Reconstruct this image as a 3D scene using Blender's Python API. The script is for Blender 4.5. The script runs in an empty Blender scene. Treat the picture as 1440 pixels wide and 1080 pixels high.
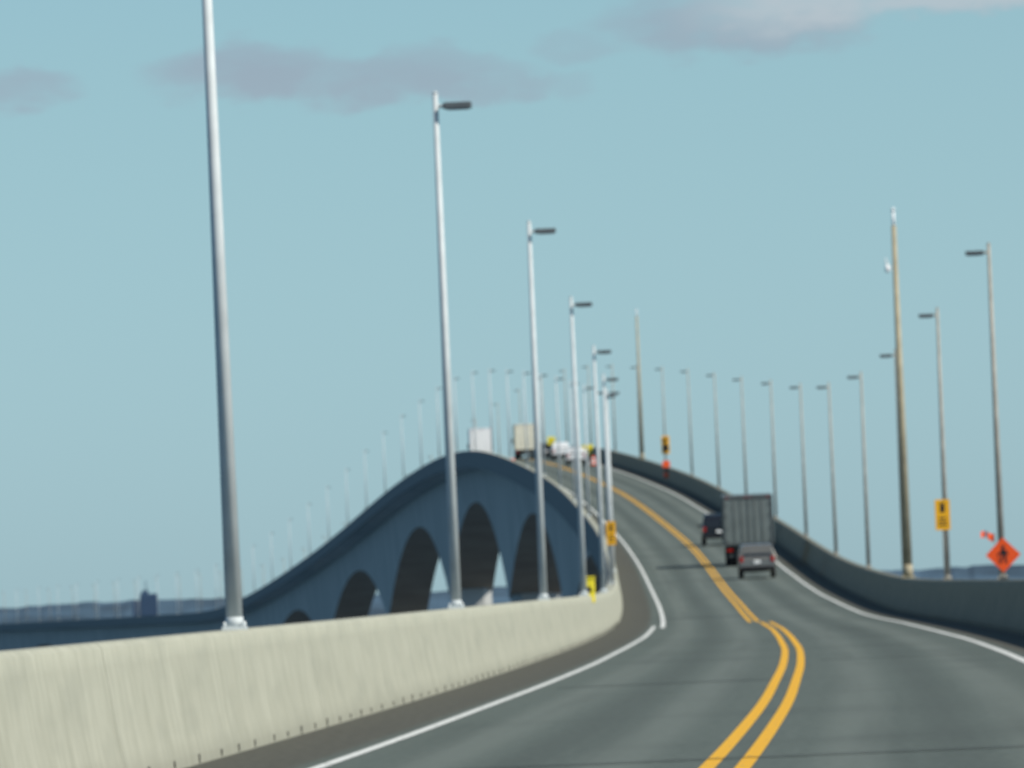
import bpy, bmesh, math, random
import numpy as np
from mathutils import Vector, Matrix
random.seed(4)
scene = bpy.context.scene
EYE = 42.0   # driver's eye above the sea

# ------------------------------------------------------------------ materials
def new_mat(name):
    m = bpy.data.materials.new(name); m.use_nodes = True
    nt = m.node_tree
    return m, nt, nt.nodes['Principled BSDF']

def simple(name, col, rough=0.6, metal=0.0, var=0.15, scale=3.0, spec=0.4):
    m, nt, b = new_mat(name)
    N = nt.nodes; L = nt.links
    b.inputs['Roughness'].default_value = rough
    b.inputs['Metallic'].default_value = metal
    b.inputs['Specular IOR Level'].default_value = spec
    tc = N.new('ShaderNodeTexCoord'); nz = N.new('ShaderNodeTexNoise')
    nz.inputs['Scale'].default_value = scale; nz.inputs['Detail'].default_value = 5
    L.new(tc.outputs['Object'], nz.inputs['Vector'])
    mx = N.new('ShaderNodeMix'); mx.data_type = 'RGBA'
    mx.inputs[6].default_value = (*[c*(1-var) for c in col], 1)
    mx.inputs[7].default_value = (*[min(1, c*(1+var)) for c in col], 1)
    mr = N.new('ShaderNodeMapRange'); mr.inputs[1].default_value = .3; mr.inputs[2].default_value = .7
    L.new(nz.outputs['Fac'], mr.inputs[0]); L.new(mr.outputs[0], mx.inputs[0])
    L.new(mx.outputs[2], b.inputs['Base Color'])
    return m

class NB:
    def __init__(s, nt): s.nt = nt; s.N = nt.nodes; s.L = nt.links
    def set(s, sock, v):
        if isinstance(v, (int, float)): sock.default_value = v
        else: s.L.new(v, sock)
    def math(s, op, a, b=0.0, c=None):
        n = s.N.new('ShaderNodeMath'); n.operation = op
        s.set(n.inputs[0], a); s.set(n.inputs[1], b)
        if c is not None: s.set(n.inputs[2], c)
        return n.outputs[0]
    def smooth(s, x, a, b, lo=0.0, hi=1.0):
        n = s.N.new('ShaderNodeMapRange'); n.interpolation_type = 'SMOOTHSTEP'
        s.set(n.inputs[0], x); n.inputs[1].default_value = a; n.inputs[2].default_value = b
        n.inputs[3].default_value = lo; n.inputs[4].default_value = hi
        return n.outputs[0]
    def mix(s, f, a, b, mode='MIX'):
        n = s.N.new('ShaderNodeMix'); n.data_type = 'RGBA'; n.blend_type = mode
        s.set(n.inputs[0], f)
        for sock, v in ((n.inputs[6], a), (n.inputs[7], b)):
            if isinstance(v, tuple): sock.default_value = (*v, 1) if len(v) == 3 else v
            else: s.L.new(v, sock)
        return n.outputs[2]
    def comb(s, x, y, z=0.0):
        n = s.N.new('ShaderNodeCombineXYZ')
        for i, v in enumerate((x, y, z)): s.set(n.inputs[i], v)
        return n.outputs[0]
    def noise(s, vec, scale=1.0, detail=4.0, rough=.5):
        n = s.N.new('ShaderNodeTexNoise'); n.inputs['Scale'].default_value = scale
        n.inputs['Detail'].default_value = detail; n.inputs['Roughness'].default_value = rough
        s.L.new(vec, n.inputs['Vector']); return n.outputs['Fac']
    def uv(s):
        t = s.N.new('ShaderNodeUVMap'); t.uv_map = 'UVMap'
        p = s.N.new('ShaderNodeSeparateXYZ'); s.L.new(t.outputs[0], p.inputs[0])
        return p.outputs[0], p.outputs[1]

def asphalt():
    m, nt, b = new_mat('asphalt'); k = NB(nt)
    o, d = k.uv()
    fine = k.noise(k.comb(k.math('MULTIPLY', o, 9.0), k.math('MULTIPLY', d, 2.0)), 1.0, 6, .65)
    lon = k.noise(k.comb(k.math('MULTIPLY', o, 1.6), k.math('MULTIPLY', d, .012)), 1.0, 3)
    tr = k.noise(k.comb(k.math('MULTIPLY', o, .15), k.math('MULTIPLY', d, .06)), 1.0, 4)
    c = k.mix(k.smooth(fine, .3, .7), (.094, .115, .103), (.132, .157, .140))
    ao = k.math('ABSOLUTE', k.math('SUBTRACT', k.math('ABSOLUTE', o), 1.875))
    tread = k.smooth(k.math('ABSOLUTE', k.math('SUBTRACT', ao, .85)), .1, .5, 1, 0)
    c = k.mix(k.math('MULTIPLY', tread, .55), c, (.17, .195, .175))
    oil = k.smooth(ao, .05, .45, 1, 0)
    c = k.mix(k.math('MULTIPLY', oil, .35), c, (.068, .081, .074))
    c = k.mix(k.smooth(lon, .45, .75, 0, .4), c, (.078, .094, .085))
    c = k.mix(k.smooth(tr, .5, .75, 0, .4), c, (.078, .092, .084))
    sh = k.smooth(k.math('ABSOLUTE', o), 3.85, 4.1)
    c = k.mix(k.math('MULTIPLY', sh, .8), c, k.mix(k.smooth(fine, .3, .7), (.068, .064, .051), (.110, .102, .083)))
    nt.links.new(c, b.inputs['Base Color'])
    b.inputs['Roughness'].default_value = .9; b.inputs['Specular IOR Level'].default_value = .15
    bp = nt.nodes.new('ShaderNodeBump'); bp.inputs['Strength'].default_value = .3; bp.inputs['Distance'].default_value = .01
    nt.links.new(fine, bp.inputs['Height']); nt.links.new(bp.outputs[0], b.inputs['Normal'])
    return m

def paint(name, col, worn):
    m, nt, b = new_mat(name); k = NB(nt)
    o, d = k.uv()
    n = k.noise(k.comb(k.math('MULTIPLY', o, 14.0), k.math('MULTIPLY', d, .55)), 1.0, 5, .7)
    c = k.mix(k.smooth(n, worn, worn+.12), col, (.18, .19, .17))
    nt.links.new(c, b.inputs['Base Color']); b.inputs['Roughness'].default_value = .75
    b.inputs['Specular IOR Level'].default_value = .2
    return m

def barrier_concrete(name, dark=1.0):
    m, nt, b = new_mat(name); k = NB(nt)
    o, d = k.uv()
    st = k.noise(k.comb(k.math('MULTIPLY', o, .9), k.math('MULTIPLY', d, 1.6)), 1.0, 6, .7)
    bl = k.noise(k.comb(k.math('MULTIPLY', o, 2.0), k.math('MULTIPLY', d, .25)), 1.0, 4)
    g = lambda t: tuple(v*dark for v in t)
    c = k.mix(k.smooth(st, .3, .72), g((.37, .37, .29)), g((.47, .468, .375)))
    c = k.mix(k.smooth(bl, .45, .75, 0, .5), c, g((.32, .325, .26)))
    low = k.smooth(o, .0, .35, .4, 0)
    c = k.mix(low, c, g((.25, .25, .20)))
    fr = k.math('ABSOLUTE', k.math('SUBTRACT', k.math('FRACT', k.math('DIVIDE', d, 6.07)), .5))
    c = k.mix(k.smooth(fr, .0, .006, .3, 0), c, g((.14, .14, .12)))
    c = k.mix(k.smooth(o, 1.52, 1.64), c, (.20, .212, .21))       # sea-side face darkened: its shade is painted into the colour
    nt.links.new(c, b.inputs['Base Color']); b.inputs['Roughness'].default_value = .9
    b.inputs['Specular IOR Level'].default_value = .2
    bp = nt.nodes.new('ShaderNodeBump'); bp.inputs['Strength'].default_value = .3; bp.inputs['Distance'].default_value = .03
    nt.links.new(st, bp.inputs['Height']); nt.links.new(bp.outputs[0], b.inputs['Normal'])
    return m

def girder_concrete(name, c0, c1):
    m, nt, b = new_mat(name); k = NB(nt)
    o, d = k.uv()
    st = k.noise(k.comb(k.math('MULTIPLY', o, .15), k.math('MULTIPLY', d, .12)), 1.0, 6, .65)
    c = k.mix(k.smooth(st, .35, .68), c0, c1)
    sg = k.math('ABSOLUTE', k.math('SUBTRACT', k.math('FRACT', k.math('DIVIDE', d, 17.3)), .5))
    c = k.mix(k.smooth(sg, .0, .02, .3, 0), c, (.06, .065, .07))
    nt.links.new(c, b.inputs['Base Color']); b.inputs['Roughness'].default_value = .9
    b.inputs['Specular IOR Level'].default_value = .2
    return m

M_ASPH = asphalt()
M_WHITE = paint('white_road_paint', (.72, .73, .70), .56)
M_YEL = paint('yellow_road_paint', (.80, .43, .035), .60)
M_BAR = barrier_concrete('barrier_concrete')
M_BARR = barrier_concrete('barrier_concrete_shaded', .52)  # right barrier: same concrete with its shade painted in as darker colour
M_GIR = girder_concrete('girder_concrete', (.37, .37, .35), (.48, .48, .45))
M_SOF = girder_concrete('soffit_concrete', (.23, .18, .135), (.29, .235, .175))  # brown tint paints in warm light reflected from sea and piers
M_DARK = simple('joint_shadow_rubber', (.02, .02, .02), .9)
M_GALV = simple('galvanised_steel', (.56, .60, .60), .6, .0, .12, 2)
M_GALV2 = simple('tan_grey_steel', (.36, .34, .29), .6, .0, .2, 2)  # darker tan-grey steel for right-hand lamps and sign posts
M_HEAD = simple('lamp_head_paint', (.10, .115, .12), .5)
M_LENS = simple('lamp_lens', (.45, .47, .48), .2)
M_TAN = simple('tan_pole_paint', (.38, .33, .22), .6, 0, .2, 1.5)
M_BLK = simple('black_paint', (.015, .015, .017), .5)
M_SY = simple('sign_yellow', (.85, .42, .012), .45, 0, .06)
M_SO = simple('sign_orange', (.88, .10, .015), .4, 0, .06)
M_LY = simple('callbox_yellow', (.85, .70, .03), .45, 0, .06)
M_SW = simple('white_paint', (.86, .86, .85), .4, 0, .04)
M_RUB = simple('tyre_rubber', (.02, .02, .021), .85)
M_GLS = simple('tinted_glass', (.02, .025, .03), .08, 0, .05, 1, .8)
M_BOXG = simple('truck_box_grey', (.14, .165, .16), .5, .0, .12, 1.2)
M_STEEL = simple('steel_frame', (.09, .10, .10), .5, .3)
M_RED = simple('tail_light_red', (.35, .015, .01), .25)
M_SILV = simple('car_paint_silver', (.19, .185, .17), .25, .4, .05)
M_DCAR = simple('car_paint_dark', (.018, .022, .03), .25, .2, .05)
M_BEIG = simple('truck_box_beige', (.74, .71, .58), .5, 0, .08)
M_WCAR = simple('car_paint_white', (.72, .73, .73), .3, 0, .04)
M_LAND = simple('distant_woodland', (.055, .10, .145), .95, 0, .45, .012)  # blue distance haze painted into the woodland colour
M_BLD = simple('distant_building_wall', (.045, .085, .15), .8, 0, .1)  # wall colour carries the same painted haze blue
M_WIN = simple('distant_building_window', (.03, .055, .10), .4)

# ------------------------------------------------------------------ helpers
def obj_from_bm(bm, name, mats, parent=None, smooth=False):
    me = bpy.data.meshes.new(name); bm.normal_update(); bm.to_mesh(me); bm.free()
    for m in mats: me.materials.append(m)
    if smooth:
        for p in me.polygons: p.use_smooth = True
    o = bpy.data.objects.new(name, me); scene.collection.objects.link(o)
    if parent: o.parent = parent
    return o

def empty(name, loc=(0, 0, 0), rz=0):
    e = bpy.data.objects.new(name, None); scene.collection.objects.link(e)
    e.location = loc; e.rotation_euler = (0, 0, rz); e.empty_display_size = .5
    return e

def box(bm, c, s, mi=0, bev=0.0, taper=None):
    x, y, z = c; a, b, h = s[0]/2, s[1]/2, s[2]/2
    ta = taper if taper else 1
    vs = [bm.verts.new((x+sx*a*(ta if sz > 0 else 1), y+sy*b*(ta if sz > 0 else 1), z+sz*h)) for sz in (-1, 1) for sx, sy in ((-1, -1), (1, -1), (1, 1), (-1, 1))]
    F = [(3, 2, 1, 0), (4, 5, 6, 7), (0, 1, 5, 4), (1, 2, 6, 5), (2, 3, 7, 6), (3, 0, 4, 7)]
    fs = [bm.faces.new([vs[i] for i in f]) for f in F]
    for f in fs: f.material_index = mi
    if bev > 0:
        es = list({e for f in fs for e in f.edges})
        r = bmesh.ops.bevel(bm, geom=es, offset=bev, segments=2, affect='EDGES', profile=.6)
        for f in r['faces']: f.material_index = mi

def tube(bm, p0, p1, r0, r1, mi=0, n=12):
    p0 = Vector(p0); p1 = Vector(p1); ax = (p1-p0).normalized()
    q = ax.to_track_quat('Z', 'Y').to_matrix()
    A = [bm.verts.new(p0+q@Vector((r0*math.cos(t), r0*math.sin(t), 0))) for t in [2*math.pi*i/n for i in range(n)]]
    B = [bm.verts.new(p1+q@Vector((r1*math.cos(t), r1*math.sin(t), 0))) for t in [2*math.pi*i/n for i in range(n)]]
    for i in range(n):
        f = bm.faces.new((A[i], A[(i+1) % n], B[(i+1) % n], B[i])); f.material_index = mi; f.smooth = True
    f = bm.faces.new(A[::-1]); f.material_index = mi
    f = bm.faces.new(B); f.material_index = mi

def poly(bm, pts, mi=0, th=None):
    vs = [bm.verts.new(p) for p in pts]; f = bm.faces.new(vs); f.material_index = mi
    return f

# ------------------------------------------------------------------ alignment of the bridge
TAB = [(-300, -14.5, -2.0), (-150, -7.0, -1.78), (-80, -4.25, -1.68), (0, -1.75, -1.58), (63, .25, -1.52), (146, 2.53, -1.47), (229, 4.47, -1.42), (313, 6.03, -1.39),
 (396, 7.31, -1.38), (480, 8.35, -1.36), (530, 8.9, -1.30), (602, 9.55, -.80), (646, 9.8, -.52), (686, 10.05, -.10), (769, 10.4, 1.11), (852, 10.3, 2.67),
 (936, 9.85, 4.15), (1020, 9.3, 5.8), (1102, 8.45, 7.45), (1186, 7.25, 9.0), (1270, 5.9, 10.55), (1353, 4.2, 12.1), (1436, 2.35, 13.5),
 (1479, 1.3, 14.1), (1562, -.95, 14.85), (1646, -3.4, 15.1), (1729, -6.1, 14.8), (1812, -9.0, 14.15), (1896, -12.3, 13.05), (1979, -15.8, 11.5),
 (2062, -19.6, 9.7), (2146, -23.6, 7.9), (2229, -27.9, 6.0), (2312, -32.4, 4.2), (2396, -37.0, 2.4), (2480, -41.8, .7), (2562, -46.9, -.9),
 (2646, -52.2, -2.1), (2729, -57.8, -2.6), (3000, -77.5, -2.95), (3400, -112, -3.5), (3800, -154, -4.0), (4300, -215, -4.4), (5000, -315, -4.8)]
tD = np.array([t[0] for t in TAB], float); tX = np.array([t[1] for t in TAB]); tZ = np.array([t[2] for t in TAB])
gD = np.arange(-300, 5001, 5.0)
def smooth_tab(v):
    y = np.interp(gD, tD, v); sg = 42/5.0
    kx = np.arange(-30, 31); kr = np.exp(-.5*(kx/sg)**2); kr /= kr.sum()
    pad = 30
    yl = y[0]-(y[1]-y[0])*np.arange(pad, 0, -1); yr = y[-1]+(y[-1]-y[-2])*np.arange(1, pad+1)
    return np.convolve(np.concatenate([yl, y, yr]), kr, 'valid')
gX = smooth_tab(tX); gZ = smooth_tab(tZ)
def at(d, off=0.0, z=0.0):
    x = float(np.interp(d, gD, gX)); zz = float(np.interp(d, gD, gZ))
    s = float(np.interp(d+5, gD, gX)-np.interp(d-5, gD, gX))/10
    n = math.hypot(1, s)
    return Vector((x+off/n, d-off*s/n, EYE+zz+z))
def heading(d):
    s = float(np.interp(d+5, gD, gX)-np.interp(d-5, gD, gX))/10
    return -math.atan(s)      # rotation about z that turns +Y along the road
def pitch(d):
    return math.atan(float(np.interp(d+5, gD, gZ)-np.interp(d-5, gD, gZ))/10)

def Ds(a, b):
    out = []; d = a
    while d < b-1e-6:
        out.append(d); d += 4 if d < 700 else 8
    out.append(b); return out

def sweep(name, prof, ds, mats, parent=None, closed=True, caps=True, bm=None, mi=0, uvo=None, mis=None, sm=()):
    own = bm is None
    if own: bm = bmesh.new()
    uvl = bm.loops.layers.uv.get('UVMap') or bm.loops.layers.uv.new('UVMap')
    rows = []; arc = None
    for d in ds:
        p = prof(d) if callable(prof) else prof
        rows.append([bm.verts.new(at(d, o, z)) for o, z in p])
        if arc is None:
            if uvo == 'offset': arc = [q[0] for q in p]
            else:
                arc = [0]
                for i in range(1, len(p)+1):
                    a, b = p[i-1], p[i % len(p)]; arc.append(arc[-1]+math.hypot(a[0]-b[0], a[1]-b[1]))
    n = len(rows[0])
    for j in range(len(rows)-1):
        for i in range(n if closed else n-1):
            i2 = (i+1) % n
            f = bm.faces.new((rows[j][i], rows[j][i2], rows[j+1][i2], rows[j+1][i])); f.material_index = mis[i] if mis else mi
            if i in sm: f.smooth = True
            u0 = arc[i]; u1 = arc[i+1] if i+1 < len(arc) else arc[i2]
            for lp, uv in zip(f.loops, ((u0, ds[j]), (u1, ds[j]), (u1, ds[j+1]), (u0, ds[j+1]))): lp[uvl].uv = uv
    if closed and caps:
        # end caps get their own vertices so that they do not bend the smooth shading
        for row, rev in ((rows[0], True), (rows[-1], False)):
            vv = [bm.verts.new(v.co) for v in row]
            bm.faces.new(vv[::-1] if rev else vv).material_index = mi
    if own:
        bmesh.ops.recalc_face_normals(bm, faces=bm.faces) if closed else None
        return obj_from_bm(bm, name, mats, parent)

# ------------------------------------------------------------------ road
road = empty('road')
lanes = [-5.3, -4.6, -3.9, -3, -2, -1, 0, 1, 2, 3, 3.9, 4.6, 5.3]
sweep('asphalt_surface', [(o, .0) for o in lanes], Ds(-200, 4800), [M_ASPH], road, closed=False, uvo='offset')
def line(name, o, w, a, b, mat, z=.006, shift=None):
    def pr(d):
        s = shift(d) if shift else 0
        return [(o-w/2+s, z), (o+w/2+s, z)]
    sweep(name, pr, Ds(a, b), [mat], road, closed=False, uvo='offset')
def tap(amp, d0=455, d1=820): return lambda d: amp*max(0.0, min(1.0, (d1-d)/(d1-d0)))
# striping machine wanders about a centimetre
def wob(sd, a=.012): return lambda d: a*math.sin(d/21.0+sd)+a*.3*math.sin(d/9.3+2*sd)
for s in (-1, 1):
    line('centre_line', s*.150, .135, -200, 468, M_YEL, shift=wob(1))
    line('centre_line_far', s*.135, .13, 474, 4800, M_YEL, shift=tap(-.38))
line('edge_line_left', -3.75, .13, -200, 470, M_WHITE, shift=wob(2.2))
line('edge_line_left_far', -3.75, .15, 452, 4800, M_WHITE, z=.010, shift=tap(.30))
line('edge_line_right', 3.75, .14, -200, 4800, M_WHITE, shift=wob(.4, .02))
bm = bmesh.new()
for d in (118, 288, 458, 628, 798, 1058):
    sweep('', [(-5.1, .014), (5.1, .014)], [d, d+.3], None, closed=False, bm=bm)
obj_from_bm(bm, 'expansion_joint', [M_DARK], road)
bm = bmesh.new()
for d, o0, o1, L in ((205, -3.4, .0, .5), (246, .5, 3.5, .6), (331, -3.6, 3.6, .7), (381, .3, 3.6, 1.2), (520, -3.6, -.4, 1.5), (560, 0, 3.6, 2)):
    sweep('', [(o0, .004), (o1, .004)], [d, d+L], None, closed=False, bm=bm)
obj_from_bm(bm, 'sealed_cracks', [simple('bitumen_seal', (.06, .07, .062), .8)], road)

# ------------------------------------------------------------------ barriers
def bprof(s, shrink=0.0):
    k = shrink; i = 0 if s > 0 else -.08
    P = [(5.12+k, -.04), (5.13+k, .10), (5.19+i*.3+k, .28), (5.245+i*.6+k, .46), (5.285+i*.8+k, .64), (5.325+i+k, .82), (5.355+i+k, 1.0), (5.375+i+k, 1.16-k), (5.42+i+k, 1.2-k), (5.68-k, 1.2-k), (5.72-k, 1.16-k), (5.82-k, -.3), (5.82-k, -.62+k), (5.6, -.62+k), (5.5, -.04)]
    return [(s*o, z) for o, z in P]
for s in (-1, 1):
    root = empty('concrete_barrier')
    bm = bmesh.new(); d = -179.5
    while d < 4700:
        seg = 42.5
        sweep('', bprof(s), Ds(d+.03, d+seg-.03), None, bm=bm, sm=(1, 2, 3, 4, 5, 6)); d += seg
    bmesh.ops.recalc_face_normals(bm, faces=bm.faces)
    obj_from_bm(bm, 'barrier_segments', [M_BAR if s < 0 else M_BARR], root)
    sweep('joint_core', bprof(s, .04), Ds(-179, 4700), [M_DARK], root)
    bm = bmesh.new(); d = -40
    while d < 500:
        p = at(d, s*5.125, .05)
        box(bm, p, (.02, .10, random.uniform(.05, .10))); d += 4.0+random.uniform(-.6, .6)
    obj_from_bm(bm, 'drain_slots', [M_DARK], root)

# ------------------------------------------------------------------ bridge structure
bridge = empty('bridge')
sweep('deck_slab', [(-5.78, -.05), (5.78, -.05), (5.78, -.5), (3.6, -.85), (-3.6, -.85), (-5.78, -.5)], Ds(-200, 4800), [M_GIR], bridge)
SP = 260.0; MID = 1080.0
def depth(d):
    t = abs(((d-MID+SP/2) % SP)-SP/2)/(SP/2)
    return 4.4+10.2*t**2.1
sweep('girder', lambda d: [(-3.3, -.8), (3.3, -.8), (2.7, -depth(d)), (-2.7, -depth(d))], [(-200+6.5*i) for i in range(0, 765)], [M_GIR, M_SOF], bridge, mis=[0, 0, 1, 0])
bm = bmesh.new()
k = -4
while MID+SP*(k+.5) < 4800:
    d = MID+SP*(k+.5); k += 1
    p = at(d); top = p.z-depth(d)+.6; rz = heading(d)
    R = Matrix.Rotation(rz, 3, 'Z')
    def ring(hx, hy, z): return [bm.verts.new(Vector((p.x, p.y, 0))+R@Vector((a*hx, b*hy, 0))+Vector((0, 0, z))) for a, b in ((-1, -.6), (-.6, -1), (.6, -1), (1, -.6), (1, .6), (.6, 1), (-.6, 1), (-1, .6))]
    rs = [ring(2.5, 3.6, top), ring(2.6, 3.6, top-4), ring(3.4, 4.4, 9), ring(5.2, 5.2, 5), ring(10, 10, -2)]
    for a, b in zip(rs, rs[1:]):
        for i in range(8): bm.faces.new((a[i], b[i], b[(i+1) % 8], a[(i+1) % 8]))
    bm.faces.new(rs[0][::-1])
bmesh.ops.recalc_face_normals(bm, faces=bm.faces)
obj_from_bm(bm, 'piers', [M_GIR], bridge)

# ------------------------------------------------------------------ street lamps
def lamp_mesh(name, pm):
    bm = bmesh.new()
    box(bm, (0, 0, .02), (.26, .28, .04), 0, .005)
    for a in (-.10, .10):
        for b in (-.11, .11): tube(bm, (a, b, .03), (a, b, .09), .018, .018, 0, 8)
    tube(bm, (0, 0, .04), (0, 0, .14), .105, .092, 0, 16)
    tube(bm, (0, 0, .13), (0, 0, 8.5), .09, .042, 0, 16)
    tube(bm, (0, 0, 8.48), (0, 0, 8.52), .05, .02, 0, 12)
    tube(bm, (.02, 0, 8.27), (.14, 0, 8.27), .028, .028, 0, 8)
    box(bm, (.36, 0, 8.27), (.46, .34, .11), 1, .02)
    box(bm, (.37, 0, 8.208), (.34, .24, .02), 2)
    me = bpy.data.meshes.new(name); bm.to_mesh(me); bm.free()
    for m in (pm, M_HEAD, M_LENS): me.materials.append(m)
    return me
LM = lamp_mesh('street_lamp_mesh', M_GALV); RM = lamp_mesh('street_lamp_mesh_tan', M_GALV2)
def lamp(d, s):
    o = bpy.data.objects.new('street_lamp', LM if s < 0 else RM); scene.collection.objects.link(o)
    o.location = at(d, -5.46 if s < 0 else 5.56, 1.195)
    o.rotation_euler = (random.uniform(-.004, .004), random.uniform(-.004, .004), heading(d)+(0 if s < 0 else math.pi)+random.uniform(-.12, .12))
    return o
for i in range(-1, 50):
    lamp(145.8+83.33*i, -1)
for i in range(-2, 48):
    lamp(352+83.33*i, 1)

# tall masts
def mast(d, off, h=13.5, sensor=True):
    bm = bmesh.new()
    box(bm, (0, 0, .03), (.5, .34, .06), 0, .01)
    tube(bm, (0, 0, .05), (0, 0, .5), .19, .17, 0, 16)
    tube(bm, (0, 0, .45), (0, 0, h-.55), .165, .085, 0, 16)
    tube(bm, (0, 0, h-.6), (0, 0, h), .055, .05, 1, 12)
    tube(bm, (0, 0, h), (0, 0, h+.12), .09, .03, 1, 12)
    if sensor:
        tube(bm, (0, 0, h-2.05), (-.30, 0, h-2.05), .015, .015, 1, 8)
        tube(bm, (-.30, 0, h-2.25), (-.30, 0, h-1.95), .075, .065, 1, 10)
        tube(bm, (-.30, 0, h-1.95), (-.36, 0, h-1.72), .03, .02, 1, 8)
        box(bm, (-.22, 0, h-2.12), (.1, .06, .12), 1, .01)
    o = obj_from_bm(bm, 'antenna_mast', [M_TAN, M_SW])
    o.location = at(d, off, 1.19); return o
mast(512, 5.57); mast(1262, 5.56, 13.5, False)

# ------------------------------------------------------------------ signs
def vsign(d, off, z0, w=.46, h=.95, mat=M_SY, ndark=5):
    e = empty('information_sign', at(d, off, 1.2), heading(d))
    bm = bmesh.new(); box(bm, (0, 0, z0+h/2), (w, .02, h), 0, .006); obj_from_bm(bm, 'panel', [mat], e)
    bm = bmesh.new()
    box(bm, (0, -.014, z0+h*.70), (w*.30, .006, h*.24)); box(bm, (0, -.0145, z0+h*.87), (w*.36, .006, h*.05))
    for i in range(ndark-2): box(bm, (0, -.014, z0+h*(.16+.12*i)), (w*.6*random.uniform(.7, 1), .006, h*.05))
    obj_from_bm(bm, 'legend', [M_BLK], e)
    bm = bmesh.new(); tube(bm, (0, .04, 0), (0, .04, z0+h), .025, .025); box(bm, (0, .04, .02), (.16, .12, .04))
    obj_from_bm(bm, 'post', [M_GALV2], e)
vsign(433, 5.44, 1.55)
vsign(560, -5.42, 1.60, w=.36)

def diamond(d, off):
    e = empty('roadworks_sign', at(d, off, 1.2), heading(d)-.05)
    r = .44; zc = .62
    bm = bmesh.new()
    def rot_sq(rr, y, mi, th):
        P = [(0, -rr), (rr, 0), (0, rr), (-rr, 0)]
        a = [bm.verts.new((p[0], y, zc+p[1])) for p in P]; b = [bm.verts.new((p[0], y+th, zc+p[1])) for p in P]
        bm.faces.new(a).material_index = mi; bm.faces.new(b[::-1]).material_index = mi
        for i in range(4): bm.faces.new((a[i], b[i], b[(i+1) % 4], a[(i+1) % 4])).material_index = mi
    rot_sq(r, 0, 0, .012)
    bmesh.ops.recalc_face_normals(bm, faces=bm.faces)
    obj_from_bm(bm, 'panel', [M_SO], e)
    bm = bmesh.new(); y = -.006
    tube(bm, (.0, y, zc+.19), (.0, y+.004, zc+.19), .048, .048, 0, 14)
    for P in ([(-.05, .13), (.06, .13), (.075, -.02), (-.045, -.02)],
              [(-.045, -.02), (.0, -.02), (-.05, -.22), (-.09, -.22)],
              [(.02, -.02), (.075, -.02), (.09, -.22), (.05, -.22)],
              [(-.05, .12), (-.02, .08), (-.12, -.03), (-.14, .0)],
              [(.05, .12), (.08, .12), (.14, .0), (.11, -.01)],
              [(-.15, .06), (-.135, .06), (-.09, -.19), (-.105, -.19)]):
        poly(bm, [(a, y, zc+b) for a, b in P])
    obj_from_bm(bm, 'worker_symbol', [M_BLK], e)
    bm = bmesh.new()
    tube(bm, (0, .03, .03), (0, .03, .9), .018, .018); box(bm, (0, .03, .03), (.22, .2, .06), 0, .01)
    tube(bm, (-.02, .05, .75), (-.36, .05, 1.12), .008, .008)
    obj_from_bm(bm, 'stand', [M_STEEL], e)
    bm = bmesh.new(); n = 8
    g = [[bm.verts.new((-.20-.34*i/n, .055+.03*math.sin(i*1.3), .97+.12*i/n+.20*j*(1-.25*i/n)-.03*math.sin(i*.9))) for j in (0, 1)] for i in range(n+1)]
    for i in range(n): bm.faces.new((g[i][0], g[i+1][0], g[i+1][1], g[i][1])).material_index = 0 if i not in (4, 5) else 1
    obj_from_bm(bm, 'flag', [M_SO, M_SW], e)
diamond(350, 5.56)

def callbox(d, off):
    e = empty('emergency_call_box', at(d, off, .62), heading(d))
    bm = bmesh.new(); box(bm, (0, 0, .72), (.34, .26, .70), 0, .03); box(bm, (0, 0, .28), (.20, .16, .5), 0, .01)
    box(bm, (0, 0, 1.10), (.38, .32, .05), 0, .01)
    obj_from_bm(bm, 'housing', [M_LY], e)
    bm = bmesh.new(); box(bm, (0, -.135, .75), (.12, .012, .16), 0, .003); tube(bm, (.1, -.14, .72), (.1, -.15, .72), .02, .02)
    obj_from_bm(bm, 'handset_door', [M_BLK], e)
callbox(401, -5.36)

def signal(d, off):
    e = empty('traffic_signal', at(d, off, 1.2), heading(d))
    bm = bmesh.new(); tube(bm, (0, .1, -1.2), (0, .1, 2.6), .06, .05); obj_from_bm(bm, 'post', [M_GALV2], e)
    bm = bmesh.new(); box(bm, (0, 0, 1.95), (.66, .22, 1.5), 0, .04); obj_from_bm(bm, 'housing', [M_SY], e)
    bm = bmesh.new()
    for i in range(3): tube(bm, (0, -.11, 1.5+.45*i), (0, -.22, 1.5+.45*i), .15, .16, 0, 16)
    box(bm, (0, -.12, 1.7), (.5, .01, .4))
    obj_from_bm(bm, 'visors', [M_BLK], e)
    bm = bmesh.new()
    box(bm, (0, 0, .35), (.6, .04, .55), 0); box(bm, (0, 0, -.15), (.5, .04, .3), 1); box(bm, (0, 0, -.6), (.42, .04, .4), 0)
    obj_from_bm(bm, 'marker_boards', [M_SO, M_BLK], e)
signal(1168, 5.15)

def barrel(d, off):
    bm = bmesh.new(); r = .26
    box(bm, (0, 0, .04), (.65, .65, .08), 2, .02)
    z = .08
    for i, mi in enumerate((0, 1, 0, 1, 0)):
        tube(bm, (0, 0, z), (0, 0, z+.17), r, r-.012, mi, 16); z += .17; r -= .014
    tube(bm, (0, 0, z), (0, 0, z+.06), .1, .08, 0, 10)
    o = obj_from_bm(bm, 'traffic_barrel', [M_SO, M_SW, M_RUB]); o.location = at(d, off, .005)
for d, o in ((1335, 2.9), (1410, 3.5), (1345, -4.6)): barrel(d, o)

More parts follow.
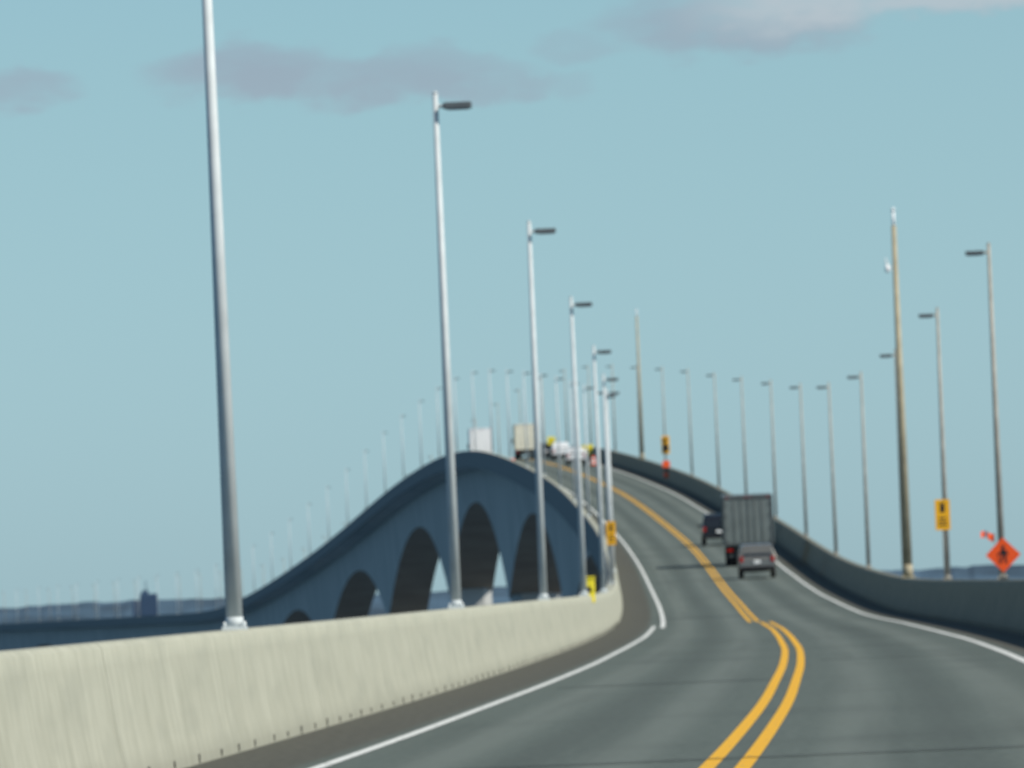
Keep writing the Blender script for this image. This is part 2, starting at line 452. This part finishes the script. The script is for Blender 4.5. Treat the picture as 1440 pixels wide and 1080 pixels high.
def warnboard(d, off, w=1.2, z=1.3, mat=M_LY):
    e = empty('warning_sign', at(d, off, 0), heading(d))
    bm = bmesh.new(); box(bm, (0, 0, z+w/2), (w, .03, w), 0, .02); obj_from_bm(bm, 'panel', [mat], e)
    bm = bmesh.new(); box(bm, (0, -.02, z+w*.5), (w*.5, .01, w*.1)); box(bm, (0, -.021, z+w*.3), (w*.6, .01, w*.07)); obj_from_bm(bm, 'legend', [M_BLK], e)
    bm = bmesh.new()
    for a in (-.3, .3): tube(bm, (a, .05, 0), (a, .05, z+w), .03, .03)
    obj_from_bm(bm, 'posts', [M_STEEL], e)
warnboard(1425, 4.9, 1.1, .4); warnboard(1440, 1.6, .8, 1.6)

# ------------------------------------------------------------------ vehicles (built facing +Y, rear toward -Y, origin at rear bumper on the road)
def wheel(bm, x, y, r=.34, w=.22, mi=0, hub=1):
    tube(bm, (x-w/2, y, r), (x+w/2, y, r), r, r, mi, 20)
    tube(bm, (x-w/2-.01, y, r), (x+w/2+.01, y, r), r*.55, r*.55, hub, 14)

def place(e, d, off, flip=False):
    e.location = at(d, off, .012)
    p = pitch(d)
    e.rotation_mode = 'XYZ'
    e.rotation_euler = (p if not flip else -p, 0, heading(d)+(math.pi if flip else 0))

def box_truck(d, off, boxmat, cabmat, flip=False, L=7.5, H=3.75, W=2.55, fr=None):
    e = empty('box_truck'); fr = fr or M_STEEL
    bm = bmesh.new(); zb = 1.12
    box(bm, (0, L/2+.05, (zb+H)/2), (W, L, H-zb), 0, .035)
    for i in range(14):
        for s in (-1, 1): box(bm, (s*(W/2+.006), .5+i*(L-.9)/13, (zb+H)/2), (.02, .05, H-zb-.25), 0)
    obj_from_bm(bm, 'cargo_box', [boxmat], e)
    bm = bmesh.new()   # rear door frame
    t = .09; y = .035
    box(bm, (0, y, H-.10), (W-.02, .05, .16)); box(bm, (0, y, zb+.07), (W-.02, .05, .12))
    for s in (-1, 1): box(bm, (s*(W/2-.06), y-.002, (zb+H)/2), (t, .05, H-zb-.3))
    box(bm, (0, y+.004, (zb+H)/2), (.04, .05, H-zb-.3))
    for s in (-1, 1):
        for a in (.35, .75): tube(bm, (s*a, y-.03, zb+.15), (s*a, y-.03, H-.2), .014, .014, 0, 6)
        for zz in (.25, .9, 1.6, 2.2): box(bm, (s*(W/2-.16), y-.006, zb+zz), (.14, .05, .05))
    obj_from_bm(bm, 'door_frame', [fr], e)
    bm = bmesh.new()
    box(bm, (0, .12, .55), (2.2, .12, .16), 0, .02)
    for s in (-1, 1): box(bm, (s*.7, .2, .82), (.08, .1, .5))
    for s in (-1, 1): box(bm, (s*.42, L/2, .92), (.12, L+1.5, .24))
    box(bm, (0, L/2, 1.09), (2.2, L-.2, .08))
    obj_from_bm(bm, 'frame', [M_STEEL], e)
    bm = bmesh.new()
    for s in (-1, 1):
        box(bm, (s*1.05, .08, .86), (.3, .06, .12), 0, .01)
        box(bm, (s*1.1, .0, H-.1), (.12, .03, .06), 0)
    for a in (-.15, 0, .15): box(bm, (a, .0, H-.1), (.07, .03, .05))
    obj_from_bm(bm, 'tail_lights', [M_RED], e)
    bm = bmesh.new()
    for s in (-1, 1):
        box(bm, (s*.98, 1.0, .5), (.55, .02, .62), 0)
        wheel(bm, s*1.08, 1.7, .5, .28); wheel(bm, s*.78, 1.7, .5, .26); wheel(bm, s*1.05, L+1.0, .5, .3)
    obj_from_bm(bm, 'wheels', [M_RUB, M_STEEL], e)
    bm = bmesh.new()   # cab
    P = [(L+.25, .55), (L+.25, 2.85), (L+.7, 2.95), (L+1.3, 2.75), (L+1.75, 1.75), (L+2.5, 1.55), (L+2.6, .55)]
    V = [[bm.verts.new((s*(1.12 if z < 1.8 else 1.0), yy, z)) for yy, z in P] for s in (-1, 1)]
    for i in range(len(P)): bm.faces.new((V[0][i], V[0][(i+1) % len(P)], V[1][(i+1) % len(P)], V[1][i]))
    bm.faces.new(V[0]); bm.faces.new(V[1][::-1]); bmesh.ops.recalc_face_normals(bm, faces=bm.faces)
    box(bm, (0, L+.6, 3.15), (1.7, .7, .45), 0, .08)
    box(bm, (0, L+2.66, .7), (2.3, .14, .35), 0, .03)
    obj_from_bm(bm, 'cab', [cabmat], e)
    bm = bmesh.new()
    poly(bm, [(-.92, L+1.345, 2.70), (.92, L+1.345, 2.70), (1.0, L+1.775, 1.82), (-1.0, L+1.775, 1.82)])
    for s in (-1, 1):
        poly(bm, [(s*1.07, L+.6, 2.55), (s*1.07, L+1.25, 2.5), (s*1.135, L+1.55, 1.8), (s*1.135, L+.6, 1.8)])
        box(bm, (s*1.32, L+1.4, 2.1), (.18, .1, .5), 0, .02)
    box(bm, (0, L+2.57, 1.05), (1.2, .04, .5))
    obj_from_bm(bm, 'windows_and_mirrors', [M_GLS], e)
    place(e, d, off, flip); return e

def car(name, d, off, mat, kind='suv', flip=False, W=1.85):
    e = empty(name)
    if kind == 'suv':
        P = [(.05, .45), (.0, .62), (.02, .95), (.10, 1.08), (.32, 1.58), (.6, 1.70), (2.6, 1.72), (3.0, 1.62), (3.7, 1.12), (4.55, .98), (4.7, .7), (4.68, .42), (3.2, .32), (1.2, .32)]
        rw = [(-.64, .345, 1.56), (.64, .345, 1.56), (.74, .118, 1.12), (-.74, .118, 1.12)]; top = 1.72
    elif kind == 'pickup':
        P = [(.05, .5), (.0, .65), (.0, 1.15), (1.9, 1.18), (2.1, 1.75), (2.5, 1.85), (3.4, 1.85), (4.1, 1.25), (5.3, 1.12), (5.45, .75), (5.4, .45), (3.5, .4), (1.2, .4)]
        rw = [(-.66, 2.10, 1.68), (.66, 2.10, 1.68), (.72, 1.93, 1.24), (-.72, 1.93, 1.24)]; top = 1.85
    elif kind == 'van':
        P = [(.05, .45), (.0, .7), (.0, 1.2), (.1, 2.3), (.25, 2.4), (3.9, 2.4), (4.4, 2.1), (4.9, 1.35), (5.4, 1.1), (5.5, .5), (3.8, .4), (1.2, .4)]
        rw = [(-.7, .085, 2.15), (.7, .085, 2.15), (.75, .015, 1.4), (-.75, .015, 1.4)]; top = 2.4
    bm = bmesh.new(); hw = W/2
    def xs(z):
        if z < .6: return hw*.97
        if z < 1.15: return hw
        return hw*(1-.19*min(1, (z-1.1)/(top-1.1)))
    V = [[bm.verts.new((s*xs(z), y, z)) for y, z in P] for s in (-1, 1)]
    n = len(P)
    for i in range(n): bm.faces.new((V[0][i], V[0][(i+1) % n], V[1][(i+1) % n], V[1][i]))
    f1 = bm.faces.new(V[0]); f2 = bm.faces.new(V[1][::-1])
    bmesh.ops.recalc_face_normals(bm, faces=bm.faces)
    es = list(set(f1.edges) | set(f2.edges))
    bmesh.ops.bevel(bm, geom=es, offset=.07, segments=3, affect='EDGES', profile=.55)
    obj_from_bm(bm, 'body', [mat], e, smooth=False)
    bm = bmesh.new()
    poly(bm, [(a, b-.012, c) for a, b, c in rw])
    if kind == 'suv':
        for s in (-1, 1): poly(bm, [(s*(xs(1.56)+.006), .75, 1.56), (s*(xs(1.56)+.006), 2.75, 1.56), (s*(xs(1.16)+.012), 3.35, 1.16), (s*(xs(1.16)+.012), .45, 1.16)])
        poly(bm, [(-.66, 3.06, 1.6), (.66, 3.06, 1.6), (.76, 3.66, 1.17), (-.76, 3.66, 1.17)])
    else:
        yy = 2.3 if kind == 'pickup' else 3.9
        for s in (-1, 1): poly(bm, [(s*(xs(top-.2)+.008), yy, top-.2), (s*(xs(top-.2)+.008), yy+1.0, top-.2), (s*(xs(1.3)+.012), yy+1.3, 1.3), (s*(xs(1.3)+.012), yy, 1.3)])
    obj_from_bm(bm, 'windows', [M_GLS], e)
    bm = bmesh.new()
    for s in (-1, 1): box(bm, (s*(hw-.14), .0, .98), (.17, .07, .28), 0, .015)
    obj_from_bm(bm, 'tail_lights', [M_RED], e)
    bm = bmesh.new(); box(bm, (0, -.02, .52), (W*.94, .14, .2), 0, .04); box(bm, (0, -.01, .5), (W*.6, .2, .08))
    for s in (-1, 1): box(bm, (s*(hw+.08), P[-7][0] if kind == 'suv' else 3.6, 1.15), (.2, .1, .14), 0, .02)
    obj_from_bm(bm, 'bumper_and_mirrors', [M_BLK], e)
    bm = bmesh.new(); box(bm, (0, -.012, .84), (.32, .02, .15)); 
    for s in (-1, 1): box(bm, (s*.62, P[-4][0], .78), (.3, .06, .16), 0, .01)
    obj_from_bm(bm, 'plate_and_headlamps', [M_SW], e)
    bm = bmesh.new(); L = P[-4][0] if kind != 'suv' else 4.7
    for s in (-1, 1):
        wheel(bm, s*(hw-.12), .95); wheel(bm, s*(hw-.12), L-.95)
    obj_from_bm(bm, 'wheels', [M_RUB, M_STEEL], e)
    place(e, d, off, flip); return e

box_truck(752, 2.15, M_BOXG, M_DCAR, W=2.7, H=3.8)
car('suv', 702, 1.87, M_SILV, W=1.85)
car('pickup_truck', 832, 1.7, M_DCAR, 'pickup', W=2.0)
box_truck(1600, -1.7, M_SW, M_WCAR, H=4.05, fr=M_SW)
box_truck(1535, 1.6, M_BEIG, M_WCAR, H=3.9, fr=M_BEIG)
car('suv', 1478, 2.1, M_DCAR)
car('suv', 1350, 1.7, M_WCAR)
car('pickup_truck', 1425, 2.2, M_WCAR, 'pickup')
car('delivery_van', 1785, -1.9, M_WCAR, 'van', flip=True)

# ------------------------------------------------------------------ sea, land, building
bm = bmesh.new(); R = 160000
poly(bm, [(-R, -R, 0), (R, -R, 0), (R, R, 0), (-R, R, 0)])
sea, nt, b = new_mat('sea_water')
b.inputs['Base Color'].default_value = (.02, .06, .11, 1); b.inputs['Roughness'].default_value = .35
k = NB(nt); tc = nt.nodes.new('ShaderNodeTexCoord')
nz = k.noise(tc.outputs['Object'], .25, 5, .6)
bp = nt.nodes.new('ShaderNodeBump'); bp.inputs['Strength'].default_value = .6; bp.inputs['Distance'].default_value = .6
nt.links.new(nz, bp.inputs['Height']); nt.links.new(bp.outputs[0], b.inputs['Normal'])
obj_from_bm(bm, 'sea', [sea])

bm = bmesh.new(); rr = random.Random(9)
xs = np.arange(-5000, 5001, 6.0); n = len(xs)
def fr(x, sc, sd):
    r = np.random.RandomState(sd); g = r.rand(4000); t = x/sc+2000; i = np.floor(t).astype(int); f = t-i; f = f*f*(3-2*f)
    return g[i % 4000]*(1-f)+g[(i+1) % 4000]*f
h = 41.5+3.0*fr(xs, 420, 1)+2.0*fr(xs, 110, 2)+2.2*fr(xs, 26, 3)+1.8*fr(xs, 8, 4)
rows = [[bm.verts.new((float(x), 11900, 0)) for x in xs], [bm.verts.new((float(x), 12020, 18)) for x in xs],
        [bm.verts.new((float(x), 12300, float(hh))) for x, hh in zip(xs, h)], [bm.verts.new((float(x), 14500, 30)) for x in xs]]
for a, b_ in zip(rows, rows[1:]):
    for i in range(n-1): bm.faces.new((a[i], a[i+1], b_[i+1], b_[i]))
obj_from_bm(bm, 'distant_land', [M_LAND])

e = empty('apartment_building', (-324, 12150, 30))
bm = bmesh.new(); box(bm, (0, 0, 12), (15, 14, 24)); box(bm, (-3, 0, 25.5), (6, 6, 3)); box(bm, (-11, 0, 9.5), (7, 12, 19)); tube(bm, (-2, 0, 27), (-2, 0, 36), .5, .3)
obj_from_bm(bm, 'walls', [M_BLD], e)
bm = bmesh.new()
for i in range(7):
    for j in range(5): box(bm, (-5.8+2.9*j, -7.05, 3+3.0*i), (1.7, .2, 1.5))
obj_from_bm(bm, 'windows', [M_WIN], e)

# ------------------------------------------------------------------ world
SUN_EL = math.radians(41); SUN_AZ = math.radians(122)
w = bpy.data.worlds.new('sky'); scene.world = w; w.use_nodes = True
nt = w.node_tree; k = NB(nt); bg = nt.nodes['Background']
sky = nt.nodes.new('ShaderNodeTexSky'); sky.sky_type = 'NISHITA'; sky.sun_disc = False
sky.sun_elevation = SUN_EL; sky.sun_rotation = SUN_AZ; sky.altitude = 0
sky.air_density = 1.0; sky.dust_density = 0.3; sky.ozone_density = 3.0
tc = nt.nodes.new('ShaderNodeTexCoord'); sp = nt.nodes.new('ShaderNodeSeparateXYZ')
nt.links.new(tc.outputs['Generated'], sp.inputs[0])
zz = k.math('ABSOLUTE', sp.outputs[2])
# clean maritime air: less yellow scattering low down
tint = k.mix(k.smooth(zz, 0, .05), (.57, .885, 1.30), (.56, .80, 1.01))
tint = k.mix(k.smooth(zz, .05, .5), tint, (.84, .92, .80))
base = k.mix(1.0, sky.outputs[0], tint, 'MULTIPLY')
dy = k.math('MAXIMUM', sp.outputs[1], .05)
U = k.math('MULTIPLY', k.math('DIVIDE', sp.outputs[0], dy), 19.608)
E = k.math('MULTIPLY', k.math('DIVIDE', sp.outputs[2], dy), 19.608)
nv = k.comb(U, k.math('MULTIPLY', E, 2.5))
n1 = k.noise(nv, 9.0, 6, .6); n2 = k.noise(nv, 4.0, 3, .5)
U2 = k.math('ADD', U, k.math('MULTIPLY', k.math('SUBTRACT', n2, .5), .16))
E2 = k.math('ADD', E, k.math('MULTIPLY', k.math('SUBTRACT', n1, .5), .09))
mask = None
for (u0, e0, a, b_, op) in ((-.355, .745, .15, .048, 1), (-.16, .730, .22, .040, .9), (-.02, .716, .13, .022, .65), (.31, .787, .16, .05, .95), (.43, .81, .13, .065, 1),
                           (.66, .812, .20, .028, .9), (.12, .762, .06, .022, .4), (-.66, .737, .07, .035, .8), (.105, .71, .03, .018, .3)):
    dx = k.math('DIVIDE', k.math('SUBTRACT', U2, u0), a); de = k.math('DIVIDE', k.math('SUBTRACT', E2, e0), b_)
    r2 = k.math('ADD', k.math('MULTIPLY', dx, dx), k.math('MULTIPLY', de, de))
    mm = k.smooth(r2, .05, 1.4, op, 0)
    mask = mm if mask is None else k.math('MAXIMUM', mask, mm)
mask = k.math('MULTIPLY', mask, k.smooth(n1, .2, .6, .6, 1.0))
lit = k.math('MULTIPLY', k.smooth(U, .20, .40), k.smooth(E2, .75, .81))
ccol = k.mix(lit, (1.0, .79, .83), (1.48, 1.04, 1.0))
col = k.mix(1.0, base, k.mix(mask, (1, 1, 1), ccol), 'MULTIPLY')
nt.links.new(col, bg.inputs[0]); bg.inputs[1].default_value = .10

sd = bpy.data.lights.new('sun', 'SUN'); sd.energy = 4.7; sd.angle = math.radians(.5); sd.color = (1, .95, .86)
so = bpy.data.objects.new('sun', sd); scene.collection.objects.link(so)
ts = Vector((math.cos(SUN_EL)*math.sin(SUN_AZ), math.cos(SUN_EL)*math.cos(SUN_AZ), math.sin(SUN_EL)))
so.rotation_euler = ts.to_track_quat('Z', 'Y').to_euler()

# ------------------------------------------------------------------ camera
F = 19608.0; th = math.asin(.0415); pt = math.atan(293/F)
Rv = Vector((1, 0, 0)); Fv = Vector((0, math.cos(pt), math.sin(pt))); Uv = Vector((0, -math.sin(pt), math.cos(pt)))
cx = Rv*math.cos(th)-Uv*math.sin(th); cy = Rv*math.sin(th)+Uv*math.cos(th); cz = -Fv
cd = bpy.data.cameras.new('camera'); co = bpy.data.objects.new('camera', cd); scene.collection.objects.link(co)
m = Matrix((cx, cy, cz)).transposed().to_4x4(); m.translation = Vector((0, 0, EYE)); co.matrix_world = m
cd.sensor_width = 36; cd.lens = F/1440*36; cd.clip_start = .5; cd.clip_end = 400000
cd.dof.use_dof = True; cd.dof.focus_distance = 45; cd.dof.aperture_fstop = 26
scene.camera = co
scene.view_settings.view_transform = 'Standard'; scene.view_settings.look = 'None'; scene.view_settings.exposure = 0
